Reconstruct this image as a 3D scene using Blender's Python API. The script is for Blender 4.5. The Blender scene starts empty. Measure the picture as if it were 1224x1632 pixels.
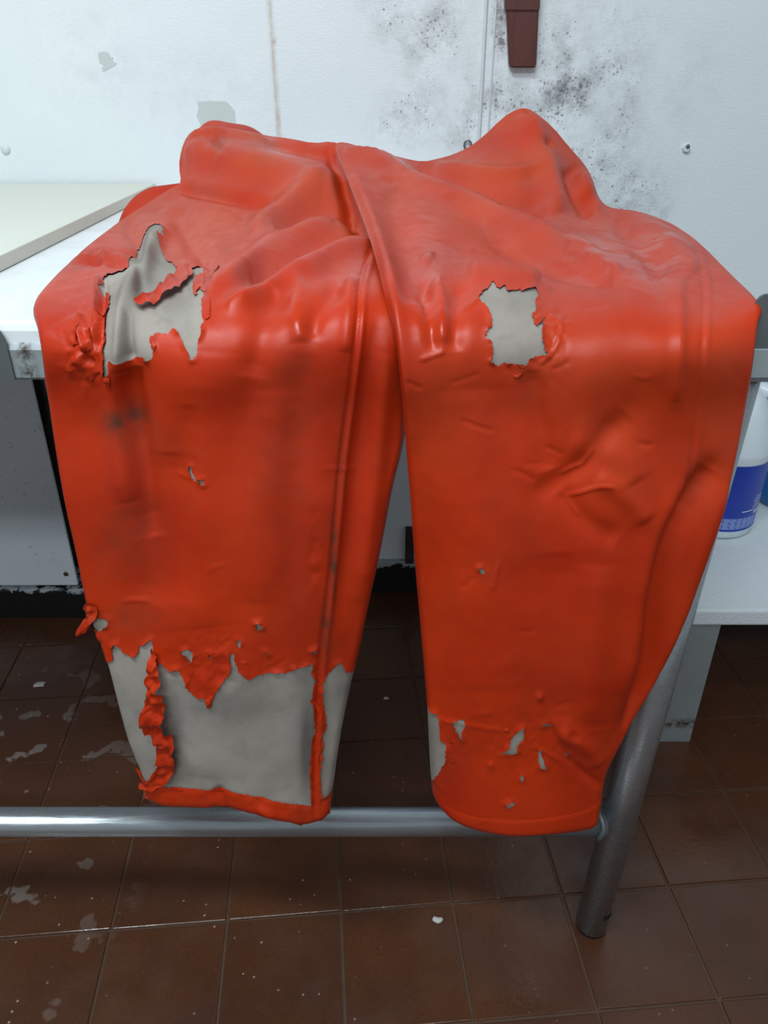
import bpy, bmesh, math, random
import numpy as np
from mathutils import Vector, Matrix, geometry

C = bpy.context.scene.collection
R = math.radians

# ------------------------------------------------------------------ camera
PITCH, CAM_H, FPX = R(29.5), 1.026, 1225.0
cam = bpy.data.cameras.new('camera')
cam.sensor_fit = 'VERTICAL'; cam.sensor_height = 24.0
cam.lens = FPX / 1632.0 * 24.0
cam.clip_start = 0.02
camo = bpy.data.objects.new('camera', cam); C.objects.link(camo)
camo.location = (0, 0, CAM_H); camo.rotation_euler = (R(90) - PITCH, 0, 0)
bpy.context.scene.camera = camo

# ------------------------------------------------------------------ world, lamps, exposure
world = bpy.data.worlds.new('room_light'); bpy.context.scene.world = world
world.use_nodes = True
bg = world.node_tree.nodes['Background']
bg.inputs[0].default_value = (0.80, 0.91, 1.0, 1); bg.inputs[1].default_value = 0.31

def area(name, loc, target, sx, sy, power, col):
    l = bpy.data.lights.new(name, 'AREA'); l.shape = 'RECTANGLE'; l.size = sx; l.size_y = sy
    l.energy = power; l.color = col
    o = bpy.data.objects.new(name, l); C.objects.link(o); o.location = loc
    d = Vector(target) - Vector(loc)
    o.rotation_euler = d.to_track_quat('-Z', 'Y').to_euler()
    return o
area('ceiling_tube_lamp', (-0.45, -0.12, 2.45), (-0.3, 0.25, 0.0), 1.25, 0.16, 37, (0.84, 0.95, 1.0))
area('ceiling_tube_lamp', (-0.35, -1.45, 2.45), (-0.2, 0.7, 0.4), 1.4, 0.2, 30, (0.86, 0.95, 1.0))
vs = bpy.context.scene.view_settings
vs.view_transform = 'Standard'; vs.look = 'None'; vs.gamma = 1.0; vs.use_curve_mapping = False
vs.exposure = -0.19

# ------------------------------------------------------------------ projection helpers (pixel of the photograph -> place in the room)
CT, ST = math.cos(PITCH), math.sin(PITCH)
def rays(uv):
    uv = np.asarray(uv, float)
    x = (uv[..., 0] - 612) / FPX; y = (uv[..., 1] - 816) / FPX
    return np.stack([x, CT - y * ST, -ST - y * CT], -1)
def at_y(u, v, Y):
    r = rays([u, v]); t = Y / r[1]
    return Vector((r[0] * t, Y, CAM_H + r[2] * t))
def at_z(u, v, Z):
    r = rays([u, v]); t = (Z - CAM_H) / r[2]
    return Vector((r[0] * t, r[1] * t, Z))

# ------------------------------------------------------------------ materials
def lin(c): return tuple(((x / 255) / 12.92 if x / 255 <= 0.04045 else ((x / 255 + 0.055) / 1.055) ** 2.4) for x in c) + (1.0,)

class Mat:
    def __init__(s, name, rough=0.5, metal=0.0, col=(0.5, 0.5, 0.5, 1)):
        s.m = bpy.data.materials.new(name); s.m.use_nodes = True
        s.t = s.m.node_tree; s.b = s.t.nodes['Principled BSDF']
        s.b.inputs['Roughness'].default_value = rough; s.b.inputs['Metallic'].default_value = metal
        s.b.inputs['Base Color'].default_value = col
        s.co = s.n('ShaderNodeTexCoord').outputs['Object']
    def n(s, typ, **kw):
        nd = s.t.nodes.new(typ)
        for k, v in kw.items(): setattr(nd, k, v)
        return nd
    def L(s, a, b): s.t.links.new(a, b)
    def noise(s, scale, detail=4, rough=0.55, stretch=None):
        nd = s.n('ShaderNodeTexNoise'); nd.inputs['Scale'].default_value = scale
        nd.inputs['Detail'].default_value = detail; nd.inputs['Roughness'].default_value = rough
        if stretch:
            mp = s.n('ShaderNodeMapping'); mp.inputs['Scale'].default_value = stretch
            s.L(s.co, mp.inputs[0]); s.L(mp.outputs[0], nd.inputs['Vector'])
        else: s.L(s.co, nd.inputs['Vector'])
        return nd.outputs['Fac']
    def vor(s, scale, out='Distance'):
        nd = s.n('ShaderNodeTexVoronoi'); nd.inputs['Scale'].default_value = scale
        s.L(s.co, nd.inputs['Vector']); return nd
    def ramp(s, x, a, b, lo=0.0, hi=1.0):
        nd = s.n('ShaderNodeMapRange'); nd.inputs[1].default_value = a; nd.inputs[2].default_value = b
        nd.inputs[3].default_value = lo; nd.inputs[4].default_value = hi
        s.L(x, nd.inputs[0]); return nd.outputs[0]
    def math(s, op, a, b=None):
        nd = s.n('ShaderNodeMath', operation=op)
        for i, x in enumerate((a, b)):
            if x is None: continue
            if isinstance(x, (int, float)): nd.inputs[i].default_value = x
            else: s.L(x, nd.inputs[i])
        return nd.outputs[0]
    def mix(s, f, a, b):
        nd = s.n('ShaderNodeMix', data_type='RGBA')
        for i, x in ((0, f), (6, a), (7, b)):
            if isinstance(x, (int, float)): nd.inputs[i].default_value = x
            elif isinstance(x, tuple): nd.inputs[i].default_value = x
            else: s.L(x, nd.inputs[i])
        return nd.outputs[2]
    def attr(s, name):
        nd = s.n('ShaderNodeAttribute'); nd.attribute_name = name; return nd.outputs['Fac']
    def color(s, x): s.L(x, s.b.inputs['Base Color'])
    def roughness(s, x): s.L(x, s.b.inputs['Roughness'])
    def bump(s, h, strength, dist=0.001):
        nd = s.n('ShaderNodeBump'); nd.inputs['Strength'].default_value = strength; nd.inputs['Distance'].default_value = dist
        s.L(h, nd.inputs['Height']); s.L(nd.outputs[0], s.b.inputs['Normal'])

def plain(name, rgb, rough=0.5, metal=0.0):
    m = Mat(name, rough, metal, lin(rgb))
    f = m.noise(30, 3); m.color(m.mix(m.ramp(f, 0.35, 0.7, 0, 0.35), lin(rgb), tuple(0.75 * c for c in lin(rgb)[:3]) + (1.0,)))
    return m.m

# orange rubber: scuffs and sheen painted into the colour, dirt and dark spots, wet gloss
m = Mat('orange_rubber', 0.42)
base = m.mix(m.ramp(m.noise(9, 5), 0.35, 0.68), (0.56, 0.033, 0.002, 1), (0.45, 0.021, 0.0015, 1))
base = m.mix(m.ramp(m.noise(38, 6, 0.7), 0.55, 0.8, 0, 0.3), base, (0.58, 0.066, 0.012, 1))
base = m.mix(m.attr('wear_sheen'), base, (0.55, 0.078, 0.020, 1))
base = m.mix(m.math('MULTIPLY', m.attr('grime_dark'), m.ramp(m.noise(60, 5), 0.3, 0.6, 0.4, 1)), base, (0.10, 0.035, 0.02, 1))
spk = m.vor(420); base = m.mix(m.ramp(spk.outputs['Distance'], 0.10, 0.16, 0.35, 0), base, (0.20, 0.03, 0.01, 1))
m.color(base)
wet = m.math('MULTIPLY', m.attr('wet'), m.ramp(m.noise(26, 3), 0.40, 0.52))
m.roughness(m.math('SUBTRACT', m.ramp(m.noise(55, 5), 0.3, 0.7, 0.40, 0.52), m.math('MULTIPLY', wet, 0.26)))
m.bump(m.math('ADD', m.noise(240, 4), m.math('MULTIPLY', m.noise(1500, 1), 0.5)), 0.07, 0.0006)
m.b.inputs['Specular IOR Level'].default_value = 0.36
M_orange = m.m

m = Mat('orange_rubber_underside', 0.6)
m.color(m.mix(m.noise(40), (0.42, 0.03, 0.008, 1), (0.30, 0.022, 0.008, 1))); M_under = m.m

m = Mat('grey_cloth_lining', 0.92)
c = m.mix(m.ramp(m.noise(11, 5), 0.35, 0.7), lin((166, 157, 147)), lin((143, 133, 123)))
c = m.mix(m.ramp(m.noise(60, 6), 0.55, 0.8, 0, 0.4), c, lin((134, 121, 111)))
c = m.mix(m.math('MULTIPLY', m.attr('grime_dark'), 0.8), c, lin((84, 80, 78)))
m.color(c); m.bump(m.math('ADD', m.noise(900, 2), m.noise(90, 4)), 0.3, 0.0006); M_lining = m.m

# white wall sheet with mould
m = Mat('white_wall_sheet', 0.42)
c = m.mix(m.ramp(m.noise(3, 3), 0.3, 0.7), lin((236, 241, 242)), lin((227, 234, 237)))
c = m.mix(m.math('MULTIPLY', m.attr('rust'), m.ramp(m.noise(70, 4), 0.3, 0.7, 0.4, 1.0)), c, lin((176, 150, 118)))
mo = m.attr('mould')
smear = m.math('MULTIPLY', mo, m.ramp(m.noise(26, 8, 0.78), 0.40, 0.66))
c = m.mix(m.math('MULTIPLY', smear, 0.95), c, lin((120, 117, 118)))
for scale_, seed_, k_ in ((95, 0.3, 0.55), (170, 0.25, 0.7), (300, 0.35, 0.6)):
    v1 = m.vor(scale_); rnd = m.n('ShaderNodeSeparateColor'); m.L(v1.outputs['Color'], rnd.inputs[0])
    rad = m.math('MULTIPLY', m.math('MULTIPLY', mo, k_), m.ramp(rnd.outputs[0], seed_, 1.0, 0.0, 1.0))
    wob = m.math('ADD', v1.outputs['Distance'], m.math('MULTIPLY', m.math('SUBTRACT', m.noise(scale_ * 5, 2), 0.5), 0.22))
    dot = m.ramp(m.math('SUBTRACT', wob, rad), -0.10, 0.05, 1, 0)
    c = m.mix(m.math('MULTIPLY', m.math('MULTIPLY', dot, m.ramp(mo, 0.08, 0.3)), m.ramp(rnd.outputs[1], 0, 1, 0.35, 0.8)), c, lin((108, 105, 107)))
v2 = m.vor(34); r2 = m.n('ShaderNodeSeparateColor'); m.L(v2.outputs['Color'], r2.inputs[0])
d2 = m.math('MULTIPLY', m.ramp(m.math('SUBTRACT', v2.outputs['Distance'], m.math('MULTIPLY', m.noise(300, 2), 0.13)), 0.0, 0.05, 1, 0), m.ramp(r2.outputs[1], 0.45, 0.8, 0, 0.8))
c = m.mix(d2, c, lin((140, 143, 146)))
m.color(c); m.bump(m.math('ADD', m.noise(170, 3, 0.5, (1, 1, 2.4)), m.noise(500, 2)), 0.30, 0.0016); M_wall = m.m

m = Mat('grey_peeled_paint', 0.55); m.color(m.mix(m.noise(60, 4), lin((196, 202, 200)), lin((205, 210, 207)))); m.bump(m.noise(170, 3, 0.5, (1, 1, 2.4)), 0.3, 0.0016); M_peel = m.m

m = Mat('grey_leaning_sheet', 0.38)
c = m.mix(m.ramp(m.noise(4, 4), 0.3, 0.7), lin((228, 234, 237)), lin((216, 224, 229)))
c = m.mix(m.ramp(m.noise(90, 5, 0.7), 0.60, 0.72, 0, 0.6), c, lin((118, 122, 126))); m.color(c); M_sheet = m.m

m = Mat('dark_floor_tile', 0.3)
oi = m.n('ShaderNodeObjectInfo')
geo = m.n('ShaderNodeNewGeometry'); m.co = geo.outputs['Position']
c = m.mix(oi.outputs['Random'], lin((93, 57, 34)), lin((83, 49, 31)))
c = m.mix(m.ramp(m.noise(7, 5), 0.3, 0.7), c, lin((72, 43, 29)))
c = m.mix(m.ramp(m.noise(260, 3), 0.5, 0.75, 0, 0.5), c, lin((50, 31, 21)))
sp = m.n('ShaderNodeSeparateXYZ'); m.L(geo.outputs['Position'], sp.inputs[0])
msk = m.math('MULTIPLY', m.ramp(sp.outputs[0], -0.34, -0.62), m.ramp(sp.outputs[1], 1.25, 0.9))
scum = m.math('MULTIPLY', m.ramp(m.noise(15, 3, 0.5), 0.60, 0.625), msk)
c = m.mix(m.math('MULTIPLY', scum, 0.32), c, lin((196, 190, 184)))
msk2 = m.ramp(sp.outputs[0], 0.1, -0.3, 0.25, 1)
v3 = m.vor(60); r3 = m.n('ShaderNodeSeparateColor'); m.L(v3.outputs['Color'], r3.inputs[0])
fl = m.math('MULTIPLY', m.ramp(v3.outputs['Distance'], 0.05, 0.12, 0.7, 0), m.math('MULTIPLY', msk2, m.ramp(r3.outputs[0], 0.6, 0.75)))
c = m.mix(fl, c, lin((186, 178, 170)))
m.color(c)
m.roughness(m.ramp(m.noise(9, 4, 0.6), 0.38, 0.62, 0.16, 0.42))
m.bump(m.noise(120, 4), 0.25, 0.0012); M_tile = m.m
m = Mat('dark_grout', 0.55); m.color(m.mix(m.noise(50, 4), lin((70, 48, 35)), lin((90, 66, 50)))); m.bump(m.noise(200), 0.3); M_grout = m.m

def steel(name, a, b, rough, stretch, scale=60, rust=0.0, metal=0.95):
    m = Mat(name, rough, metal)
    c = m.mix(m.noise(scale, 4, 0.6, stretch), lin(a), lin(b))
    if rust: c = m.mix(m.math('MULTIPLY', m.attr('rust'), m.ramp(m.noise(90, 5, 0.7), 0.38, 0.55)), c, lin((72, 48, 26)))
    m.color(c); m.roughness(m.ramp(m.noise(scale * 2, 4, 0.6, stretch), 0.3, 0.7, rough - 0.08, rough + 0.1))
    m.bump(m.noise(300, 3), 0.06, 0.0004)
    return m.m
M_pipe = steel('brushed_steel_pipe', (190, 196, 200), (164, 170, 174), 0.24, (0.2, 3, 3), metal=0.75)
M_rail = steel('galvanised_rail', (186, 196, 196), (164, 174, 176), 0.45, (0.4, 2, 2), 60, 1.0, 0.55)
M_dark_metal = steel('dull_dark_bracket', (120, 126, 128), (98, 102, 104), 0.5, (1, 1, 1), 40, 0.0, 0.5)
M_galv = steel('galvanised_support', (178, 186, 186), (150, 158, 160), 0.5, (1, 1, 1), 45, 1.0, 0.5)
M_white = plain('white_plastic_top', (238, 242, 244), 0.35)
M_black = plain('black_rubber', (20, 19, 18), 0.6)
m = Mat('cream_board', 0.5); m.color(m.mix(m.noise(14, 4, 0.5, (1, 0.15, 1)), lin((226, 227, 216)), lin((218, 217, 203)))); M_board = m.m
m = Mat('board_edge', 0.6); m.color(m.mix(m.noise(25, 5), lin((230, 226, 212)), lin((218, 213, 198)))); M_board_edge = m.m
m = Mat('reddish_brown_wood', 0.5)
m.color(m.mix(m.noise(40, 5, 0.65, (3, 1, 0.25)), lin((104, 52, 42)), lin((62, 30, 28)))); m.bump(m.noise(60, 5, 0.6, (4, 1, 0.2)), 0.25, 0.001); M_wood = m.m
m = Mat('white_foam', 0.75)
c = m.mix(m.noise(6, 4), lin((226, 232, 234)), lin((212, 220, 224)))
v4 = m.vor(75); c = m.mix(m.ramp(m.math('SUBTRACT', v4.outputs['Distance'], m.math('MULTIPLY', m.noise(260), 0.1)), 0.0, 0.06, 0.45, 0), c, lin((150, 152, 150)))
m.color(c); m.bump(m.math('ADD', m.vor(260).outputs['Distance'], m.noise(40)), 0.35, 0.0015); M_foam = m.m
M_jug = plain('white_jug_plastic', (222, 232, 238), 0.3)
M_label = plain('blue_jug_label', (26, 58, 168), 0.4)
M_print = plain('white_label_print', (206, 214, 236), 0.5)
M_pale = plain('pale_blue_print_band', (86, 116, 200), 0.5)
m = Mat('blue_bottle_plastic', 0.18); m.color(m.mix(m.noise(12), lin((18, 104, 176)), lin((10, 84, 156)))); M_blue = m.m
m = Mat('black_baseboard', 0.6)
sp = m.n('ShaderNodeSeparateXYZ'); m.L(m.co, sp.inputs[0])
pk = m.ramp(m.math('ADD', sp.outputs[2], m.math('MULTIPLY', m.math('SUBTRACT', m.noise(26, 6, 0.7), 0.5), 0.09)), 0.068, 0.072)
m.color(m.mix(pk, lin((16, 13, 12)), lin((168, 176, 182)))); M_base = m.m
m = Mat('dark_brown_strip', 0.6); m.color(m.mix(m.ramp(m.noise(30, 5, 0.6, (1, 1, 0.3)), 0.45, 0.6), lin((40, 30, 26)), lin((70, 56, 48)))); M_trim = m.m
m = Mat('flaking_pale_paint', 0.7); m.color(m.mix(m.ramp(m.noise(90, 6, 0.7), 0.47, 0.55), lin((186, 178, 164)), lin((52, 40, 34)))); M_flaky = m.m
M_screw = plain('rusty_screw', (92, 70, 46), 0.6, 0.3)
M_bolt = plain('white_painted_bolt', (222, 228, 230), 0.4)
M_ring = plain('grey_steel_ring', (120, 126, 130), 0.35, 0.9)
M_caulk = plain('white_caulk', (212, 218, 220), 0.5)
M_scrap = plain('pale_scrap', (196, 190, 182), 0.7)
M_ceil = plain('white_ceiling', (214, 218, 220), 0.7)

# ------------------------------------------------------------------ object helpers
def empty(name, loc, label, cat, group=None):
    o = bpy.data.objects.new(name, None); C.objects.link(o); o.location = loc
    o.empty_display_size = 0.05
    o['label'] = label; o['category'] = cat
    if group: o['group'] = group
    return o
def wloc(o):
    v = Vector((0, 0, 0))
    while o: v += o.location; o = o.parent
    return v
def mesh(name, verts, faces, mat, parent=None, smooth=True, attrs=None, mats=None, fmat=None, origin=None):
    me = bpy.data.meshes.new(name)
    off = wloc(parent) if parent else Vector((0, 0, 0))
    org = Vector(origin) if origin is not None else off
    va = np.asarray([tuple(v) for v in verts], float) if not isinstance(verts, np.ndarray) else verts
    va = va - np.array(org)
    me.from_pydata(va.tolist(), [], [tuple(map(int, f)) for f in faces])
    for k, a in (attrs or {}).items():
        me.attributes.new(k, 'FLOAT', 'POINT').data.foreach_set('value', np.asarray(a, np.float32))
    for mm in (mats or [mat]): me.materials.append(mm)
    if fmat is not None: me.polygons.foreach_set('material_index', np.asarray(fmat, np.int32))
    me.polygons.foreach_set('use_smooth', [smooth] * len(me.polygons))
    me.update()
    o = bpy.data.objects.new(name, me); C.objects.link(o)
    if parent: o.parent = parent
    o.location = org - off
    return o
def tag(o, label=None, cat=None, group=None, kind=None):
    if label: o['label'] = label
    if cat: o['category'] = cat
    if group: o['group'] = group
    if kind: o['kind'] = kind
    return o
def bm_mesh(name, bm, mat, parent=None, smooth=False, origin=None, attrs=None):
    bm.normal_update(); bm.verts.index_update()
    vs_ = [v.co.copy() for v in bm.verts]; fs = [[v.index for v in f.verts] for f in bm.faces]
    bm.free()
    return mesh(name, vs_, fs, mat, parent, smooth, attrs, origin=origin)
def box_bm(x0, x1, y0, y1, z0, z1, bev=0.0, seg=2):
    bm = bmesh.new(); bmesh.ops.create_cube(bm, size=1)
    for v in bm.verts: v.co = Vector(((x0 + x1) / 2 + v.co.x * (x1 - x0), (y0 + y1) / 2 + v.co.y * (y1 - y0), (z0 + z1) / 2 + v.co.z * (z1 - z0)))
    if bev: bmesh.ops.bevel(bm, geom=bm.edges[:], offset=bev, segments=seg, affect='EDGES', profile=0.5)
    return bm
def box(name, x0, x1, y0, y1, z0, z1, mat, parent=None, bev=0.0):
    o = bm_mesh(name, box_bm(x0, x1, y0, y1, z0, z1, bev), mat, parent)
    return o
def tube(name, pts, r, mat, parent=None, n=24, cap=True):
    pts = [Vector(p) for p in pts]; V = []; F = []
    rr = r if isinstance(r, (list, tuple)) else [r] * len(pts)
    up = None
    for i, p in enumerate(pts):
        d = (pts[min(i + 1, len(pts) - 1)] - pts[max(i - 1, 0)]).normalized()
        a = d.cross(Vector((0, 0, 1)) if abs(d.z) < 0.9 else Vector((1, 0, 0))).normalized() if up is None else (up - d * up.dot(d)).normalized()
        up = a; b = d.cross(a)
        for k in range(n):
            t = 2 * math.pi * k / n; V.append(p + (a * math.cos(t) + b * math.sin(t)) * rr[i])
    for i in range(len(pts) - 1):
        for k in range(n):
            F.append((i * n + k, i * n + (k + 1) % n, (i + 1) * n + (k + 1) % n, (i + 1) * n + k))
    if cap:
        F.append(tuple(range(n))[::-1]); F.append(tuple(range((len(pts) - 1) * n, len(pts) * n)))
    return mesh(name, V, F, mat, parent)
def lathe(name, cx, cy, prof, mat, parent=None, n=48, sx=1.0, sy=1.0, a0=0, a1=2 * math.pi):
    full = abs(a1 - a0 - 2 * math.pi) < 1e-6; V = []; F = []; m_ = n if full else n + 1
    for r, z in prof:
        for k in range(m_):
            t = a0 + (a1 - a0) * k / n; V.append((cx + r * sx * math.cos(t), cy + r * sy * math.sin(t), z))
    for i in range(len(prof) - 1):
        for k in range(n):
            k2 = (k + 1) % m_
            F.append((i * m_ + k, i * m_ + k2, (i + 1) * m_ + k2, (i + 1) * m_ + k))
    return mesh(name, V, F, mat, parent)

def vnoise(x, y, seed=0):
    """smooth value noise on arrays, -1..1"""
    xi = np.floor(x).astype(np.int64); yi = np.floor(y).astype(np.int64); fx = x - xi; fy = y - yi
    fx = fx * fx * (3 - 2 * fx); fy = fy * fy * (3 - 2 * fy)
    def h(a, b):
        n = (a * 374761393 + b * 668265263 + seed * 974634777) & 0x7fffffff
        n = ((n ^ (n >> 13)) * 1274126177) & 0x7fffffff
        return ((n ^ (n >> 16)) & 0xffff) / 32767.5 - 1
    return (h(xi, yi) * (1 - fx) + h(xi + 1, yi) * fx) * (1 - fy) + (h(xi, yi + 1) * (1 - fx) + h(xi + 1, yi + 1) * fx) * fy
def fnoise(x, y, seed=0, octv=3):
    return sum(vnoise(x * 2 ** k, y * 2 ** k, seed + k) / 2 ** k for k in range(octv))

# ================================================================== ROOM
WY = 1.45
# floor bed and tiles
fo = mesh('floor', [(-2, -0.6, -0.0022), (2, -0.6, -0.0022), (2, 1.5, -0.0022), (-2, 1.5, -0.0022)], [(0, 1, 2, 3)], M_grout, smooth=False)
tag(fo, 'wet brown quarry tile floor', None, None, 'structure')
tb = box_bm(-0.0777, 0.0777, -0.0777, 0.0777, -0.006, 0.0, 0.0014, 2)
tile_proto = bm_mesh('tile', tb, M_tile, fo)
E1 = Vector((0.15844, 0.01329, 0)); E2 = Vector((-0.01329, 0.15844, 0)); O0 = Vector((-0.3775, 0.6397, 0))
rng = random.Random(4); first = True
for i in range(-7, 13):
    for j in range(-3, 6):
        p = O0 + E1 * (i + 0.5) + E2 * (j + 0.5)
        if not (-1.35 < p.x < 1.35 and 0.2 < p.y < 1.40): continue
        o = tile_proto if first else tile_proto.copy()
        if not first: C.objects.link(o)
        first = False
        o.location = p + Vector((0, 0, rng.uniform(-0.0008, 0.0008)))
        o.rotation_euler = (rng.uniform(-0.004, 0.004), rng.uniform(-0.004, 0.004), math.atan2(E1.y, E1.x) + rng.uniform(-0.006, 0.006))

# back wall: backing with two sheets and a caulked joint
wb = box('wall_back', -2, 2, WY + 0.004, WY + 0.06, 0.0, 2.6, M_ceil); tag(wb, 'back wall behind the sheets', None, None, 'structure')
def gauss(X, Z, u, v, su, sv, Y=WY):
    c = at_y(u, v, Y); k = 1225 / 1.25
    return np.exp(-((X - c.x) * k / su) ** 2 - ((Z - c.z) * k / sv) ** 2)
def wall_sheet(x0, x1, name):
    def axis(a, b, lo, hi, fine, coarse):
        pts = [a]
        while pts[-1] < b - 1e-6:
            s = fine if lo - 1e-6 <= pts[-1] < hi else coarse
            nx = pts[-1] + s
            if pts[-1] < lo < nx: nx = lo
            pts.append(min(nx, b))
        return np.array(pts)
    xs = axis(x0, x1, -0.8, 0.9, 0.004, 0.1); zs = axis(0.055, 2.4, 0.80, 1.22, 0.004, 0.1)
    X, Z = np.meshgrid(xs, zs); X = X.ravel(); Z = Z.ravel()
    mo = np.zeros_like(X)
    for u, v, su, sv, a in ((905, 130, 70, 90, .8), (960, 110, 70, 90, .8), (940, 250, 80, 80, .55), (900, 60, 40, 60, .6), (1000, 300, 60, 60, .5),
                            (830, 170, 60, 60, .6), (795, 70, 14, 200, .9), (700, 60, 60, 100, .5), (650, 30, 60, 60, .4), (660, 190, 60, 40, .55), (760, 150, 40, 100, .5),
                            (1030, 340, 40, 30, .6), (720, 230, 40, 30, .35), (860, 280, 60, 60, .7), (1090, 130, 50, 60, .2), (150, 90, 90, 100, .12), (300, 160, 160, 80, .1)):
        mo = np.maximum(mo, a * gauss(X, Z, u, v, su, sv))
    mo *= np.clip(1.0 + 0.7 * fnoise(X * 22, Z * 22, 3), 0.15, 1.5)
    # rust run down the left sheet
    ru = np.zeros_like(X)
    pl = [at_y(u, v, WY) for u, v in ((424, -420), (428, -30), (430, 20), (434, 60), (437, 110), (440, 150), (445, 215), (447, 260))]
    for a, b in zip(pl[:-1], pl[1:]):
        t = np.clip((Z - a.z) / (b.z - a.z), 0, 1); d = np.hypot(X - (a.x + (b.x - a.x) * t), Z - (a.z + (b.z - a.z) * t))
        ru = np.maximum(ru, np.exp(-(d / 0.0035) ** 2))
    ru = np.maximum(ru * 0.8, 1.2 * gauss(X, Z, 436, 66, 4, 7))
    nx, nz = len(xs), len(zs)
    F = [(j * nx + i, j * nx + i + 1, (j + 1) * nx + i + 1, (j + 1) * nx + i) for j in range(nz - 1) for i in range(nx - 1)]
    return mesh(name, np.stack([X, np.full_like(X, WY), Z], 1), F, M_wall, wb, True, {'mould': mo, 'rust': ru})
JX = 0.160
s1 = wall_sheet(-1.9, JX - 0.002, 'wall_sheet'); s2 = wall_sheet(JX + 0.002, 1.9, 'wall_sheet')
tube('caulk_bead', [(JX, WY - 0.001, 0.06), (JX + 0.001, WY - 0.001, 1.0), (JX, WY - 0.001, 2.4)], 0.0032, M_caulk, wb, 10)
tube('caulk_bead', [(JX + 0.017, WY + 0.0005, 0.06), (JX + 0.017, WY + 0.0005, 2.4)], 0.002, M_caulk, wb, 8)
def wall_patch(pts, name='peeled_patch'):
    P = [at_y(u, v, WY - 0.0008) for u, v in pts]; c = sum(P, Vector()) / len(P)
    P2 = [p + Vector((0, 0.0012, 0)) + (p - c).normalized() * 0.0004 for p in P]; n = len(P)
    F = [tuple(range(n))] + [(i, (i + 1) % n, n + (i + 1) % n, n + i) for i in range(n)]
    return mesh(name, P + P2, F, M_peel, wb, False)
wall_patch([(156, 84), (166, 82), (173, 85), (176, 92), (180, 91), (179, 97), (186, 101), (180, 106), (172, 110), (164, 114), (162, 110), (165, 104), (158, 100)])
wall_patch([(314, 162), (335, 161), (360, 162), (368, 170), (374, 178), (375, 198), (320, 200), (313, 185), (316, 173)])
bb = box('baseboard_back', -2, 2, WY - 0.012, WY + 0.004, -0.002, 0.085, M_base, None, 0.002); tag(bb, 'black baseboard with flaking white paint', None, None, 'structure')
kb = box('trim_1', -2, -0.60, 1.345, WY - 0.0125, -0.002, 0.074, M_base, None, 0.004); tag(kb, 'black kerb under the leaning sheet', None, None, 'structure')
# leaning sheet, dark strip put in for the gap beside it
sh = empty('leaning_sheet', (-1.1, 1.345, 0.078), 'grey white sheet standing under the table left of the dark strip', 'panel')
tp, bt = (-0.683, 1.425), (-0.654, 1.352)
Vv = [(-1.8, bt[1], 0.078), (bt[0], bt[1], 0.082), (tp[0], tp[1], 0.84), (-1.8, tp[1], 0.84)]
mesh('sheet', [Vector(v) for v in Vv] + [Vector(v) + Vector((0, 0.006, 0.0)) for v in Vv],
     [(0, 1, 2, 3), (7, 6, 5, 4), (0, 4, 5, 1), (1, 5, 6, 2), (2, 6, 7, 3), (3, 7, 4, 0)], M_sheet, sh, False)
for u, v in ((60, 731), (105, 915)):
    t_ = (v - 602) / 330; p = at_y(u, v, 1.425 - 0.073 * (0.55 if v < 800 else 0.97))
    bm = bmesh.new(); bmesh.ops.create_uvsphere(bm, u_segments=12, v_segments=8, radius=0.0055)
    for w in bm.verts: w.co = Vector((w.co.x, w.co.y * 0.5, w.co.z)) + p
    bm_mesh('screw', bm, M_screw, sh, True)
tr = box('gap_strip', -0.70, -0.672, 1.436, 1.449, 0.076, 0.84, M_trim); tag(tr, 'dark strip put in for the dark gap beside the leaning sheet', None, None, 'structure')
mesh('paint_flake', [(-0.671, 1.4355, 0.14), (-0.655, 1.4355, 0.10), (-0.652, 1.4355, 0.28), (-0.659, 1.4355, 0.37), (-0.671, 1.4355, 0.39),
                     (-0.671, 1.449, 0.14), (-0.655, 1.449, 0.10), (-0.652, 1.449, 0.28), (-0.659, 1.449, 0.37), (-0.671, 1.449, 0.39)],
     [(4, 3, 2, 1, 0)] + [(i, (i + 1) % 5, 5 + (i + 1) % 5, 5 + i) for i in range(5)], M_flaky, tr, False)
tr = box('trim_3', 0.047, 0.066, 1.437, 1.449, 0.08, 0.17, M_trim); tag(tr, 'dark strip low on the wall between the trouser legs', None, None, 'structure')
ce = box('ceiling', -2, 2, -2.2, 1.52, 2.6, 2.64, M_ceil); tag(ce, 'white ceiling', None, None, 'structure')

# bolts and ring on the wall
def dome(name, u, v, r, mat, label, cat, squash=0.6):
    p = at_y(u, v, WY); bm = bmesh.new(); bmesh.ops.create_uvsphere(bm, u_segments=20, v_segments=12, radius=r)
    for w in bm.verts: w.co = Vector((w.co.x, w.co.y * squash, w.co.z)) + p
    for w in list(bm.verts):
        if w.co.y > WY + 0.0015: w.co.y = WY + 0.0015
    return tag(bm_mesh(name, bm, mat, None, True, origin=p), label, cat)
dome('wall_bolt', 9, 238, 0.0085, M_bolt, 'white domed bolt head on the clean part of the wall', 'bolt', 0.7)
b2 = empty('wall_screw', at_y(1093, 236, WY), 'white painted screw on the wall beside the mould spots', 'screw')
p = at_y(1093, 236, WY)
bm = bmesh.new(); bmesh.ops.create_cone(bm, cap_ends=True, segments=8, radius1=0.0075, radius2=0.006, depth=0.007)
bmesh.ops.rotate(bm, verts=bm.verts[:], matrix=Matrix.Rotation(R(90), 3, 'X'))
for w in bm.verts: w.co += p + Vector((0, -0.0025, 0))
bm_mesh('head', bm, M_bolt, b2, False)
bm = bmesh.new(); bmesh.ops.create_uvsphere(bm, u_segments=10, v_segments=6, radius=0.0035)
for w in bm.verts: w.co += p + Vector((0.001, -0.006, 0.003))
bm_mesh('tip', bm, M_ring, b2, True)
p = at_y(745, 231, WY)
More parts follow.
